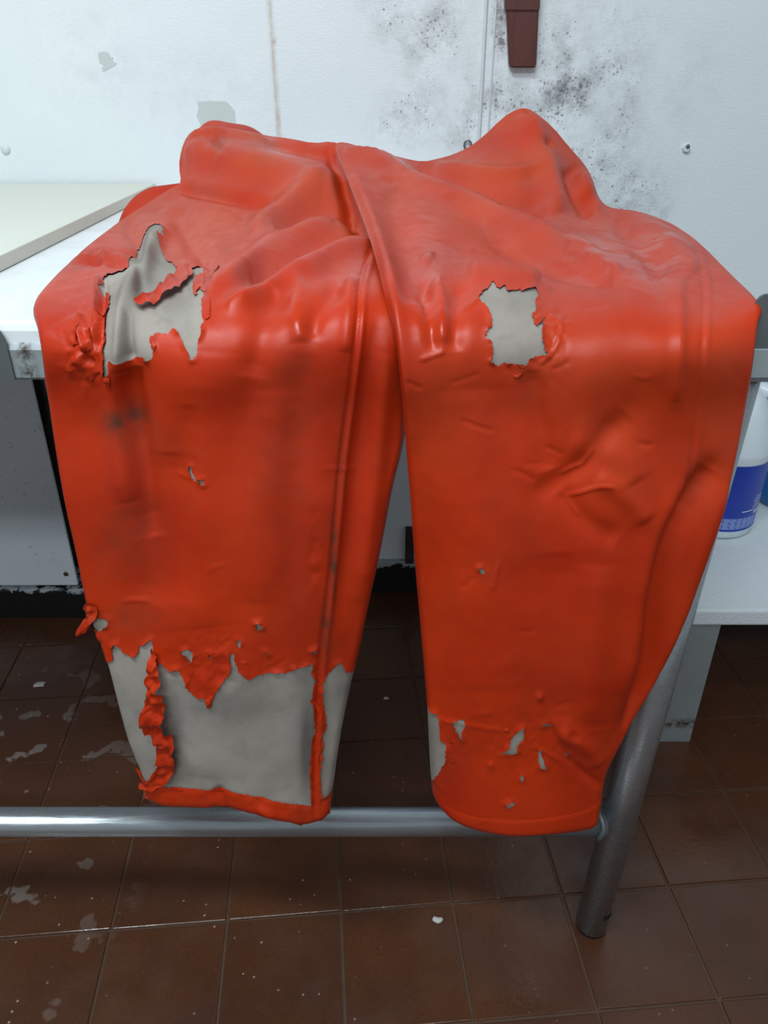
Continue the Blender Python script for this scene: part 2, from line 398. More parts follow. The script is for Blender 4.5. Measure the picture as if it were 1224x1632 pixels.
ringp = [p + Vector((0.006 * math.cos(t), -0.004 - 0.002 * math.sin(t), 0.007 * math.sin(t))) for t in np.linspace(0, 2 * math.pi, 20)]
rg = empty('wall_ring', p, 'small grey ring hook on the wall behind the trousers', 'hook')
tube('ring', ringp, 0.0016, M_ring, rg, 8); tube('screw_eye', [p + Vector((0, 0.003, -0.006)), p + Vector((0, -0.004, -0.007))], 0.002, M_ring, rg, 8)

# wooden handle hanging on the wall
ht = empty('wooden_handle', at_y(835, 108, WY - 0.015), 'reddish brown wooden tool handle hanging down the mouldy wall', 'handle')
def slab_from(ptsL, ptsR, Y0, th, mat, name, parent):
    A = [at_y(u, v, Y0) for u, v in ptsL]; B = [at_y(u, v, Y0) for u, v in ptsR]; n = len(A)
    bm = bmesh.new()
    f1 = [bm.verts.new(p) for p in A + B[::-1]]
    f = bm.faces.new(f1); r = bmesh.ops.extrude_face_region(bm, geom=[f])
    for w in [g for g in r['geom'] if isinstance(g, bmesh.types.BMVert)]: w.co.y += th
    bmesh.ops.recalc_face_normals(bm, faces=bm.faces[:])
    bmesh.ops.bevel(bm, geom=bm.edges[:], offset=0.002, segments=2, affect='EDGES')
    return bm_mesh(name, bm, mat, parent)
slab_from([(808, 14), (812, 105), (815, 108)], [(859, 14), (855, 105), (853, 108)], WY - 0.018, 0.016, M_wood, 'grip', ht)
slab_from([(806, -120), (806, 13), (808, 18)], [(861, -120), (861, 13), (859, 18)], WY - 0.021, 0.0205, M_wood, 'collar', ht)

# ================================================================== TABLE
tw = empty('work_table', (0, 0.64, 0.0), 'white topped steel work table with round pipe legs', 'table')
box('table_top', -1.7, 0.335, 0.628, 1.445, 0.826, 0.85, M_white, tw, 0.007)
# front rail with rust
xs = np.arange(-1.69, 0.331, 0.01)
V = []; F = []; ra = []
prof = [(0.629, 0.834), (0.626, 0.832), (0.624, 0.828), (0.624, 0.804), (0.626, 0.8015), (0.632, 0.8015), (0.640, 0.806), (0.640, 0.827)]
for x in xs:
    for y, z in prof:
        V.append((x, y, z)); ra.append(math.exp(-((x + 0.301) / 0.006) ** 2) * 1.0)
npf = len(prof)
for i in range(len(xs) - 1):
    for k in range(npf):
        F.append((i * npf + k, i * npf + (k + 1) % npf, (i + 1) * npf + (k + 1) % npf, (i + 1) * npf + k))
F.append(tuple(range(npf))); F.append(tuple(range((len(xs) - 1) * npf, len(xs) * npf))[::-1])
V = [(v[0], v[1] if v[1] < 0.63 else v[1], v[2]) for v in V]
# rail is taller than the lip of the top
V = [(x, y, z if z > 0.81 else z) for x, y, z in V]
mesh('front_rail', V, F, M_rail, tw, False, {'rust': ra})
def bracket(x0, x1, z0, z1, rl, rr):
    bm = bmesh.new(); pts = [(x0, z0)]
    pts += [(x1, z0)]
    for k in range(7):
        t = R(90) * k / 6; pts.append((x1 - rr + rr * math.cos(t), z1 - rr + rr * math.sin(t)))
    for k in range(7):
        t = R(90) + R(90) * k / 6; pts.append((x0 + rl + rl * math.cos(t), z1 - rl + rl * math.sin(t)))
    f = bm.faces.new([bm.verts.new((x, 0.6215 if x0 < 0 else 0.6245, z)) for x, z in pts])
    r = bmesh.ops.extrude_face_region(bm, geom=[f])
    for w in [g for g in r['geom'] if isinstance(g, bmesh.types.BMVert)]: w.co.y += 0.0022 if x0 < 0 else 0.0022
    bmesh.ops.recalc_face_normals(bm, faces=bm.faces[:])
    return bm_mesh('corner_bracket', bm, M_dark_metal, tw)
bracket(-0.38, -0.3125, 0.803, 0.854, 0.008, 0.02)
bracket(0.301, 0.362, 0.800, 0.874, 0.008, 0.012)
# legs and stretchers
def leg(xt, xb, y):
    tube('leg', [(xt, y, 0.80), (xb, y, 0.006)], 0.0212, M_pipe, tw, 32)
    tube('foot_cap', [(xb, y, 0.008), (xb, y, 0.0)], 0.0200, M_black, tw, 24)
leg(0.309, 0.2875, 0.647); leg(0.309, 0.309, 1.38); leg(-1.6, -1.6, 0.647); leg(-1.6, -1.6, 1.38)
lathe('tape_mark', 0.2888, 0.647, [(0.02145, 0.040), (0.02145, 0.048)], M_black, tw, 10, a0=R(-75), a1=R(-25))
tube('stretcher', [(-1.58, 0.647, 0.214), (0.276, 0.647, 0.214)], 0.0178, M_pipe, tw, 32)
tube('stretcher', [(-1.6, 0.667, 0.214), (-1.6, 1.36, 0.214)], 0.0178, M_pipe, tw, 20)
tube('weld_bead', [(0.268 + 0.002 * math.sin(3 * t), 0.647 + 0.0192 * math.cos(t), 0.214 + 0.0192 * math.sin(t)) for t in np.linspace(0, 2 * math.pi, 30)], 0.0034, M_dark_metal, tw, 8)

# cream cutting board
cb = empty('cutting_board', (-0.8, 1.1, 0.85), 'cream plastic cutting board lying against the wall on the white table', 'board')
bm = box_bm(-1.5, -0.397, 0.70, 1.443, 0.8505, 0.8655, 0.0012)
o = bm_mesh('slab', bm, M_board, cb); o.data.materials.append(M_board_edge)
for pgon in o.data.polygons:
    if pgon.normal.z < 0.7: pgon.material_index = 1

# ================================================================== FOAM SLAB, SUPPORT, BOTTLES
fs = box_bm(0.468, 1.35, 0.978, 1.44, 0.264, 0.294, 0.004)
tag(bm_mesh('foam_slab', fs, M_foam, None, origin=(0.9, 1.2, 0.264)), 'white foam slab used as a low shelf beside the table leg', 'slab')
sup = empty('slab_support', (0.515, 1.0, 0), 'short galvanised metal post with a rust line holding the foam slab', 'post')
bm = box_bm(0.488, 0.542, 0.985, 1.03, 0.0, 0.2635, 0.0015)
bmesh.ops.bisect_plane(bm, geom=bm.verts[:] + bm.edges[:] + bm.faces[:], plane_co=(0, 0, 0.03), plane_no=(0, 0, 1))
bmesh.ops.bisect_plane(bm, geom=bm.verts[:] + bm.edges[:] + bm.faces[:], plane_co=(0, 0, 0.045), plane_no=(0, 0, 1))
bmesh.ops.bisect_plane(bm, geom=bm.verts[:] + bm.edges[:] + bm.faces[:], plane_co=(0, 0, 0.06), plane_no=(0, 0, 1))
ra = [1.0 if abs(v.co.z - 0.045) < 0.003 else 0.0 for v in bm.verts]
bm_mesh('post', bm, M_galv, sup, attrs={'rust': ra})
box('post', 1.26, 1.31, 0.985, 1.03, 0.0, 0.2635, M_galv, sup, 0.0015)

BX, BY, BZ = 0.618, 1.255, 0.2945
jug = empty('bleach_jug', (BX, BY, BZ), 'white plastic jug with a blue label standing on the foam slab', 'bottle')
lathe('body', BX, BY, [(0.0, BZ), (0.060, BZ), (0.066, BZ + 0.004), (0.070, BZ + 0.012), (0.070, BZ + 0.158), (0.0715, BZ + 0.162), (0.0715, BZ + 0.168), (0.069, BZ + 0.175),
      (0.066, BZ + 0.195), (0.056, BZ + 0.225), (0.040, BZ + 0.255), (0.027, BZ + 0.275), (0.022, BZ + 0.285), (0.022, BZ + 0.295), (0.0, BZ + 0.295)], M_jug, jug)
A0, A1 = R(-150), R(-17)
lb = lathe('label', BX, BY, [(0.0706, BZ + 0.020), (0.0706, BZ + 0.150)], M_label, jug, 40, a0=A0, a1=A1)
def strip(a, b, z0, z1, mat, name='print_line'):
    return lathe(name, BX, BY, [(0.07085, BZ + z0), (0.07085, BZ + z1)], mat, lb, 10, a0=R(a), a1=R(b))
pb = strip(-120, -24, 0.024, 0.047, M_pale, 'pale_band')
for k in range(7): strip(-118 + 6 * (k % 3), -30 - 2 * (k % 2), 0.0262 + 0.003 * k, 0.0270 + 0.003 * k, M_print)
strip(-52, -28, 0.0505, 0.0555, M_print); strip(-76, -27, 0.0585, 0.0605, M_print)
for k in range(6): strip(-58 + 2 * (k % 3), -36 - 3 * (k % 2), 0.0650 + 0.0042 * k, 0.0664 + 0.0042 * k, M_print)
for k in range(3): strip(-27, -21, 0.070 + 0.006 * k, 0.0715 + 0.006 * k, M_print)
strip(-23, -18, 0.128, 0.133, M_print)
tube('cap', [(BX, BY, BZ + 0.284), (BX, BY, BZ + 0.3)], 0.0235, M_label, jug, 28)
tube('handle', [(BX + 0.018, BY - 0.01, BZ + 0.272), (BX + 0.045, BY - 0.015, BZ + 0.262), (BX + 0.063, BY - 0.018, BZ + 0.235), (BX + 0.068, BY - 0.018, BZ + 0.205), (BX + 0.062, BY - 0.016, BZ + 0.178)], 0.011, M_jug, jug, 14)

DX, DY = 0.787, 1.335
bl = empty('blue_bottle', (DX, DY, BZ), 'translucent blue detergent bottle behind the white jug', 'bottle')
lathe('body', DX, DY, [(0, BZ), (0.040, BZ), (0.050, BZ + 0.010), (0.053, BZ + 0.03), (0.051, BZ + 0.08), (0.046, BZ + 0.10), (0.046, BZ + 0.13), (0.050, BZ + 0.15),
      (0.048, BZ + 0.19), (0.036, BZ + 0.22), (0.018, BZ + 0.24), (0.016, BZ + 0.255), (0, BZ + 0.255)], M_blue, bl)
lathe('label', DX, DY, [(0.0518, BZ + 0.080), (0.0466, BZ + 0.10), (0.0466, BZ + 0.13), (0.0502, BZ + 0.148)], M_print, bl, 30, a0=R(-140), a1=R(-20))
tube('cap', [(DX, DY, BZ + 0.25), (DX, DY, BZ + 0.275)], 0.018, M_label, bl, 24)

# ================================================================== TROUSERS
def dens(poly, step, closed=True, jit=0.0, seed=0):
    P = np.asarray(poly, float); out = []; n = len(P); rg_ = random.Random(seed)
    for i in range(n if closed else n - 1):
        a, b = P[i], P[(i + 1) % n]; L_ = np.hypot(*(b - a)); k = max(1, int(round(L_ / step)))
        nrm = np.array([-(b - a)[1], (b - a)[0]]) / max(L_, 1e-6)
        for j in range(k):
            q = a + (b - a) * j / k
            if jit and j: q = q + nrm * rg_.uniform(-jit, jit)
            out.append(q)
    if not closed: out.append(P[-1])
    return np.array(out)
def smooth_poly(poly, it=2, closed=True):
    P = np.asarray(poly, float)
    for _ in range(it):
        Q = []
        n = len(P)
        if not closed: Q.append(P[0])
        for i in range(n if closed else n - 1):
            a, b = P[i], P[(i + 1) % n]; Q += [a * .75 + b * .25, a * .25 + b * .75]
        if not closed: Q.append(P[-1])
        P = np.array(Q)
    return P
def inside(pts, poly):
    x, y = pts[:, 0], pts[:, 1]; r = np.zeros(len(pts), bool); n = len(poly)
    for i in range(n):
        x0, y0 = poly[i]; x1, y1 = poly[(i + 1) % n]
        if y0 == y1: continue
        c = ((y0 > y) != (y1 > y)) & (x < (x1 - x0) * (y - y0) / (y1 - y0) + x0)
        r ^= c
    return r
def pdist(pts, line, closed=False):
    """distance to a polyline, signed side, place along it (0..1)"""
    line = np.asarray(line, float)
    if closed: line = np.vstack([line, line[:1]])
    best = np.full(len(pts), 1e9); side = np.zeros(len(pts)); tt = np.zeros(len(pts)); m_ = len(line) - 1
    for i in range(m_):
        a, b = line[i], line[i + 1]; d = b - a; L2 = max(d @ d, 1e-9)
        t = np.clip(((pts - a) @ d) / L2, 0, 1); w = pts - (a + t[:, None] * d); dd = np.hypot(w[:, 0], w[:, 1])
        k = dd < best; best[k] = dd[k]; side[k] = (d[0] * w[k, 1] - d[1] * w[k, 0]); tt[k] = (i + t[k]) / m_
    return best, np.sign(side), tt
class TPS:
    def __init__(s, c):
        c = np.asarray(c, float); s.p = c[:, :2] / 300; n = len(c)
        A = np.zeros((n + 3, n + 3)); A[:n, :n] = s.k(s.p, s.p) + np.eye(n) * 0.002
        A[:n, n] = 1; A[:n, n + 1:] = s.p; A[n, :n] = 1; A[n + 1:, :n] = s.p.T
        s.w = np.linalg.solve(A, np.concatenate([c[:, 2], np.zeros(3)]))
    def k(s, a, b):
        d2 = ((a[:, None, :] - b[None]) ** 2).sum(-1); return 0.5 * d2 * np.log(d2 + 1e-12)
    def __call__(s, uv):
        q = np.asarray(uv, float) / 300; n = len(s.p)
        return s.k(q, s.p) @ s.w[:n] + s.w[n] + q @ s.w[n + 1:]

# --- outlines of the two halves in the photograph
def sc(pts, k, ox, oy): return [(x / k + ox, y / k + oy) for x, y in pts]
FOLD = [(533, 230), (541, 255), (553, 285), (566, 318), (580, 355), (593, 392), (607, 440), (618, 495), (627, 550), (634, 605), (640, 655), (645, 725)]
hemL = sc([(455, 640), (460, 690), (500, 708), (540, 718), (640, 725), (730, 722), (800, 735), (880, 760), (985, 780), (1020, 768), (1055, 762), (1080, 735), (1090, 668)], 2.04, 0, 940)
OUT_L = ([(290, 292), (286, 268), (290, 240), (299, 218), (312, 208), (330, 200), (365, 205), (400, 211), (424, 218), (462, 222), (500, 230), (530, 226)]
         + [(548, 236), (575, 275), (600, 330), (620, 380), (640, 450), (650, 520), (655, 600), (652, 690), (645, 727)]
         + [(637, 755), (628, 795), (618, 850), (606, 910), (592, 970), (578, 1040), (564, 1095), (550, 1160), (541, 1215)]
         + hemL[::-1]
         + [(216, 1232), (207, 1212), (195, 1180), (180, 1125), (168, 1075), (160, 1050), (148, 1015), (138, 992), (132, 975), (124, 940), (112, 880), (97, 815), (84, 740), (70, 650), (58, 570), (50, 510),
            (47, 486), (56, 466), (70, 452), (98, 426), (132, 398), (168, 372), (200, 347), (235, 326), (262, 308), (280, 298)])
OUT_R = ([(645, 727)] + FOLD[::-1][1:] + [(548, 228), (572, 236), (600, 243), (640, 253), (675, 259), (700, 254), (722, 248), (748, 236), (772, 218), (800, 190), (818, 178), (835, 173), (850, 179), (880, 203), (905, 234), (930, 262),
          (942, 283), (949, 308), (957, 323), (970, 332), (990, 335), (1012, 337), (1060, 353), (1085, 367), (1120, 392), (1165, 433), (1205, 467), (1218, 482), (1219, 500), (1212, 560), (1204, 615),
          (1190, 690), (1175, 760), (1155, 835), (1130, 910), (1105, 975), (1075, 1050), (1045, 1110), (1012, 1165), (990, 1205), (975, 1233), (968, 1258), (963, 1298), (957, 1324), (930, 1331), (880, 1338),
          (820, 1341), (770, 1335), (728, 1320), (704, 1302), (688, 1280), (683, 1250), (680, 1200), (676, 1130), (669, 1050), (661, 960), (655, 880), (649, 790)])
# --- torn holes
K7 = (4.371, 100, 330)
H1 = sc([(600, 150), (640, 130), (680, 135), (700, 170), (715, 205), (710, 245), (685, 255), (672, 250), (680, 300), (710, 360), (770, 405), (800, 432), (835, 455), (860, 450), (890, 440), (905, 440), (940, 395), (970, 390), (990, 430), (985, 465),
         (925, 482), (912, 540), (905, 590), (920, 625), (938, 610), (930, 582), (960, 572), (985, 600), (990, 630), (965, 640), (970, 740), (985, 800), (965, 850), (970, 890), (940, 960), (945, 1010), (905, 1060), (890, 1050), (885, 1030), (840, 950), (800, 870), (775, 850),
         (740, 890), (660, 890), (620, 920), (635, 1010), (625, 1050), (590, 1070), (560, 1050), (510, 1045), (470, 1070), (400, 1075), (340, 1060), (325, 1090), (330, 1150), (290, 1170), (290, 1100), (280, 980), (295, 900), (285, 850), (300, 770),
         (320, 730), (335, 640), (340, 625), (270, 605), (265, 580), (290, 510), (330, 485), (430, 460), (450, 420), (490, 340), (540, 250)], *K7)
K5 = (2.04, 0, 940)
H3 = sc([(325, 238), (345, 232), (372, 225), (370, 180), (385, 165), (405, 200), (440, 210), (455, 200), (460, 175), (500, 155), (506, 190), (516, 240), (530, 230), (560, 262), (580, 250), (605, 290), (620, 325), (650, 345), (672, 340), (680, 370), (690, 345), (720, 300), (745, 270),
         (755, 250), (745, 215), (757, 200), (775, 265), (805, 290), (860, 270), (910, 265), (935, 265), (960, 250), (1005, 235), (1015, 240), (1012, 270), (1030, 300), (1020, 340), (1008, 360), (1030, 390), (1020, 440), (1030, 460), (1015, 480), (1005, 600), (1010, 705),
         (900, 690), (740, 655), (620, 650), (520, 645), (440, 618), (400, 560), (360, 440)], *K5)
H4 = sc([(1045, 300), (1065, 270), (1105, 230), (1125, 265), (1180, 272), (1160, 400), (1105, 662), (1070, 665), (1045, 672), (1035, 640), (1042, 560), (1050, 500), (1045, 470), (1060, 440), (1055, 400), (1045, 340)], *K5)
K6 = (2.448, 600, 1050)
H5 = sc([(160, 178), (183, 185), (215, 205), (240, 210), (250, 235), (250, 300), (275, 330), (275, 390), (262, 408), (245, 440), (220, 475), (205, 490), (170, 480)], *K6)
K4 = (2.132, 650, 380)
H2 = sc([(290, 155), (310, 175), (325, 165), (340, 185), (365, 180), (410, 185), (430, 180), (440, 200), (430, 220), (435, 245), (420, 265), (435, 280), (430, 300), (465, 270), (455, 300), (450, 330), (460, 375), (475, 395), (430, 400), (410, 415), (405, 432), (325, 420), (305, 435), (280, 415), (290, 390),
         (280, 350), (262, 335), (270, 310), (285, 300), (282, 270), (265, 240), (240, 205), (262, 180)], *K4)
small_L = [sc(q, *K5) for q in ([(300, 75), (325, 95), (355, 95), (350, 115), (325, 132), (310, 120)], [(830, 105), (845, 100), (855, 118), (840, 130)], [(770, 160), (785, 165), (780, 190), (770, 180)],
           [(592, 195), (610, 185), (630, 200), (625, 235), (612, 210)], [(680, 195), (690, 200), (688, 222), (682, 215)], [(1010, 195), (1028, 190), (1020, 206)], [(860, 198), (873, 200), (872, 210)])] + \
          [[(300, 741), (308, 742), (306, 751), (314, 759), (311, 766), (303, 757)], [(317, 763), (325, 761), (327, 769), (319, 769)]]
small_R = [sc(q, *K6) for q in ([(298, 240), (345, 230), (352, 255), (335, 275), (340, 312), (320, 280)], [(485, 365), (520, 340), (525, 310), (560, 275), (577, 270), (578, 312), (552, 335), (545, 366)],
           [(633, 355), (642, 357), (650, 390), (663, 432), (640, 425), (632, 400)], [(500, 568), (530, 555), (545, 566), (520, 580)], [(565, 450), (575, 460), (568, 480), (560, 466)], [(440, 405), (450, 405), (448, 418)],
           [(648, 258), (690, 266), (692, 272), (655, 268)], [(738, 370), (750, 372), (752, 386), (742, 382)], [(632, 148), (643, 150), (640, 160)])] + [[(764, 898), (771, 899), (774, 907), (767, 908)]]
holesL = [H1, H3, H4] + small_L
holesR = [H5, H2] + small_R

# --- how far away each half lies: hanging front, bend over the table edge, heap on the table
YL = TPS([(47, 520, .602), (130, 520, .592), (220, 520, .586), (350, 520, .582), (500, 520, .585), (600, 520, .592), (655, 520, .603), (65, 640, .600), (200, 640, .582), (400, 640, .578), (560, 640, .588), (655, 640, .604),
          (88, 800, .600), (200, 800, .582), (350, 800, .574), (500, 800, .580), (628, 800, .606), (122, 950, .600), (250, 950, .580), (400, 950, .574), (500, 950, .580), (595, 950, .604), (165, 1100, .600), (300, 1100, .574), (450, 1100, .575), (563, 1100, .602),
          (225, 1290, .600), (380, 1290, .570), (480, 1300, .577), (534, 1280, .598),
          (47, 485, .632), (200, 485, .612), (350, 485, .605), (500, 485, .605), (600, 485, .608), (650, 485, .62), (70, 450, .700), (200, 450, .655), (350, 450, .650), (500, 450, .645), (600, 450, .645),
          (100, 422, .78), (165, 375, .92), (200, 345, 1.03), (280, 297, 1.12), (287, 265, 1.16), (290, 240, 1.18), (330, 200, 1.21), (422, 217, 1.20), (530, 228, 1.15), (400, 250, 1.10), (350, 300, 1.04), (300, 340, 1.0), (250, 380, .90),
          (400, 340, .95), (300, 420, .76), (400, 420, .74), (500, 300, 1.03), (500, 360, .88), (560, 300, 1.02), (575, 380, .83), (520, 420, .72), (200, 420, .76), (620, 400, .80), (600, 330, .98)])
YR = TPS([(625, 520, .578), (800, 520, .582), (1000, 520, .585), (1130, 520, .590), (1215, 520, .604), (638, 640, .575), (800, 640, .574), (1000, 640, .577), (1120, 640, .585), (1198, 640, .602), (648, 800, .590), (720, 800, .576), (850, 800, .571), (1050, 800, .578), (1165, 800, .602),
          (660, 950, .600), (740, 950, .577), (850, 950, .570), (1000, 950, .577), (1115, 950, .605), (673, 1100, .600), (750, 1100, .575), (850, 1100, .568), (960, 1100, .577), (1050, 1100, .604), (690, 1290, .597), (750, 1310, .576), (830, 1320, .566), (900, 1310, .574), (962, 1300, .597),
          (617, 485, .592), (800, 485, .605), (1000, 485, .612), (1217, 485, .619), (610, 450, .622), (800, 450, .645), (1000, 450, .668), (1180, 450, .71),
          (1120, 392, .90), (1060, 352, 1.03), (985, 335, 1.07), (950, 310, 1.11), (930, 262, 1.16), (880, 203, 1.19), (835, 175, 1.21), (770, 220, 1.20), (745, 238, 1.20), (700, 255, 1.17), (640, 253, 1.15), (545, 230, 1.13),
          (850, 260, 1.09), (780, 300, 1.03), (900, 350, .96), (700, 300, 1.02), (600, 300, .97), (600, 360, .83), (570, 320, .93), (622, 420, .68), (750, 380, .83), (850, 410, .77), (1000, 400, .82), (1060, 420, .77), (700, 440, .660), (940, 300, 1.09), (595, 392, .75)])

# --- folds: (line in the photograph, height in mm, width in px, kind)
FL = [([(530, 350), (470, 374), (426, 400), (390, 433), (338, 462)], 8, 15, 'r'), ([(580, 376), (545, 374), (500, 390), (450, 425), (400, 455)], -7, 13, 'r'), ([(545, 280), (485, 315), (440, 345), (400, 380)], 9, 18, 'r'),
      ([(570, 345), (535, 335), (490, 345), (440, 375)], -7, 14, 'r'),
      ([(596, 392), (530, 415), (456, 455), (404, 481), (360, 492)], 9, 12, 'r'), ([(480, 452), (474, 500), (480, 545)], 4, 15, 'r'), ([(540, 458), (510, 490), (495, 540)], -4, 14, 'r'), ([(560, 450), (556, 500), (548, 560)], 3.5, 11, 'r'),
      ([(440, 470), (420, 520), (400, 600)], -4, 22, 'r'),
      ([(208, 585), (215, 660), (228, 760), (240, 860)], -9, 20, 'r'), ([(178, 575), (184, 640), (195, 720), (205, 800)], 5, 18, 'r'), ([(330, 560), (320, 700), (310, 900), (320, 1000)], 4, 50, 'r'), ([(270, 720), (262, 850), (235, 960)], -4, 30, 'r'),
      ([(592, 400), (577, 440), (570, 500), (562, 580), (553, 650), (543, 730), (533, 830), (525, 920), (515, 1000), (507, 1080), (503, 1180), (500, 1300)], -2.6, 2.6, 'r'),
      ([(596, 410), (583, 445), (578, 500), (570, 580), (561, 650), (551, 730), (541, 830), (532, 920), (522, 1000), (514, 1080), (510, 1180), (507, 1300)], 2.2, 4.5, 'r'),
      ([(598, 520), (585, 620), (570, 740), (556, 860), (540, 980)], -4, 15, 'r'), ([(612, 560), (604, 700), (590, 830), (572, 960)], 4, 15, 'r'), ([(300, 640), (290, 800), (285, 960)], -3, 22, 'r'), ([(430, 620), (420, 800), (415, 960)], 3, 40, 'r'), ([(480, 560), (470, 760), (460, 960)], -2.5, 26, 'r'),
      ([(285, 301), (340, 310), (400, 320), (440, 330)], -7, 9, 'r'), ([(296, 245), (340, 246), (400, 258), (470, 282), (520, 300)], 9, 26, 'r'), ([(302, 222), (340, 213), (400, 224), (440, 234)], 5, 8, 'r'), ([(345, 226), (348, 240), (362, 256)], -3, 5, 'r'),
      ([(420, 236), (470, 240), (520, 250)], -4, 9, 'r'), ([(525, 236), (530, 262), (548, 300)], -6, 9, 'r'), ([(545, 290), (565, 335), (588, 384)], -9, 14, 'r'),
      ([(280, 330), (300, 380), (330, 420)], -4, 16, 'r'), ([(262, 368), (232, 415), (203, 480), (194, 540), (192, 590)], 10, 13, 'r'), ([(226, 400), (222, 440), (220, 475)], -6, 9, 'r'), ([(206, 495), (204, 530), (206, 575)], -9, 8, 'r'),
      ([(120, 408), (165, 403), (200, 408), (240, 398)], -4, 4, 'r'), ([(108, 420), (155, 416), (190, 426), (215, 424)], -4, 4, 'r'), ([(115, 414), (160, 410), (205, 417)], 4, 5, 'r'), ([(215, 335), (200, 360), (230, 400)], -3, 12, 'r'),
      ([(160, 445), (157, 490), (150, 545)], 5, 5, 'r'), ([(166, 450), (163, 500), (160, 560)], -5, 5, 'r'), ([(130, 500), (125, 530), (140, 560)], 5, 5, 'r'),
      ([(140, 985), (150, 1008), (162, 1020)], 5, 7, 'r'), ([(360, 1080), (330, 1150), (320, 1240)], 3, 50, 'r'),
      ([(345, 1255), (352, 1275), (360, 1300)], -4, 9, 'r'), ([(410, 1285), (440, 1300)], 3, 6, 'r')]
rq = random.Random(8)
for k in range(26):      # fine creases in the rubber around the worn places
    cx, cy, sx, sy = rq.choice(((330, 420, 70, 50), (420, 360, 70, 40), (330, 1060, 90, 30), (250, 720, 120, 160), (420, 850, 90, 160), (350, 250, 50, 25)))
    x, y, a_, l_ = rq.gauss(cx, sx), rq.gauss(cy, sy), rq.uniform(-0.6, 0.9), rq.uniform(12, 34)
    FL.append(([(x, y), (x + l_ * math.cos(a_), y - l_ * math.sin(a_) + rq.uniform(-4, 4)), (x + 1.7 * l_ * math.cos(a_), y - 1.8 * l_ * math.sin(a_))], rq.uniform(0.5, 1.1) * rq.choice((1, -1)), rq.uniform(2.4, 4), 'r'))
FR = [([(548, 240), (600, 258), (680, 296), (760, 330), (850, 372), (905, 400)], 9, 15, 'r'), ([(640, 266), (720, 292), (800, 312), (872, 335)], -8, 17, 'r'), ([(690, 268), (740, 272), (800, 280), (860, 268)], 5, 9, 'r'),
      ([(837, 182), (866, 245), (878, 300), (888, 345)], 9, 17, 'r'), ([(905, 265), (918, 305), (940, 345)], -7, 14, 'r'), ([(868, 226), (872, 246)], -6, 8, 'r'), ([(925, 275), (938, 310), (955, 335)], 5, 10, 'r'),
      ([(770, 372), (850, 415), (910, 438), (980, 446)], -6, 16, 'r'), ([(900, 380), (950, 415), (990, 440)], 4, 14, 'r'), ([(980, 350), (1030, 400), (1060, 440)], -5, 18, 'r'), ([(1010, 350), (1070, 390), (1110, 440)], 5, 22, 'r'),
      ([(560, 282), (585, 340), (610, 410), (630, 500), (645, 600), (652, 700)], 5, 16, 'r'), ([(620, 300), (650, 400), (670, 480)], -5, 26, 'r'),
      ([(672, 412), (680, 409), (688, 414)], 3.2, 8, 'r'), ([(694, 440), (706, 500), (705, 545)], 3, 10, 'r'), ([(676, 440), (684, 500), (690, 560)], -4, 11, 'r'), ([(735, 455), (728, 500), (724, 560)], -4, 14, 'r'), ([(745, 440), (800, 430), (860, 450)], 5, 16, 'r'),
      ([(845, 590), (860, 680), (875, 750)], -4, 18, 'r'), ([(850, 790), (893, 768), (930, 742), (960, 700), (1000, 660)], -4.5, 20, 'r'), ([(905, 705), (985, 722), (1010, 770)], 3, 26, 'r'), ([(895, 785), (930, 830), (985, 862)], -3.5, 18, 'r'), ([(950, 760), (1000, 790), (1030, 830)], 4, 18, 'r'),
      ([(895, 757), (915, 746), (930, 742), (946, 715)], 1.6, 2.4, 'r'), ([(905, 793), (940, 780), (955, 773), (976, 774)], 1.8, 2.4, 'r'), ([(897, 785), (905, 800), (925, 825)], 1.2, 2.4, 'r'),
      ([(1128, 745), (1092, 808), (1060, 875), (1047, 950), (1040, 1040), (1022, 1120), (1000, 1170)], -17, 17, 'r'), ([(1100, 770), (1062, 838), (1030, 915), (1015, 1010), (990, 1110)], 6, 20, 'r'), ([(1155, 770), (1120, 860), (1090, 960), (1060, 1060)], 4, 14, 'r'),
      ([(1106, 400), (1119, 450), (1122, 480), (1117, 560), (1106, 680), (1098, 760), (1086, 815)], -1.1, 2.6, 'r'), ([(1116, 400), (1129, 450), (1131, 480), (1126, 560), (1114, 680), (1106, 760)], 0.9, 4, 'r'), ([(1080, 450), (1085, 540), (1075, 640)], 3, 10, 'r'),
      ([(760, 620), (765, 900), (770, 1100)], 4, 55, 'r'), ([(890, 880), (900, 1050), (905, 1150)], -4, 36, 'r'), ([(950, 900), (945, 1050), (935, 1150)], 4, 34, 'r'),
      ([(870, 1150), (905, 1215), (962, 1256)], -4, 7, 'r'), ([(890, 1165), (935, 1185), (955, 1220)], 6, 14, 'r'), ([(905, 1168), (920, 1172)], -3, 5, 'r'), ([(700, 1145), (760, 1155), (810, 1163)], 1.4, 2.6, 'r'), ([(850, 1190), (890, 1210), (920, 1230)], 1.4, 2.6, 'r'),
      ([(735, 492), (750, 488), (764, 478)], 1.8, 3, 'r'), ([(895, 520), (885, 560), (860, 580)], 1.8, 3, 'r'), ([(670, 571), (690, 566), (708, 560)], 1.8, 2.6, 'r'), ([(875, 505), (893, 515), (898, 535)], 1.6, 2.6, 'r'), ([(785, 935), (790, 910), (795, 890)], 1.2, 2.4, 'r')]

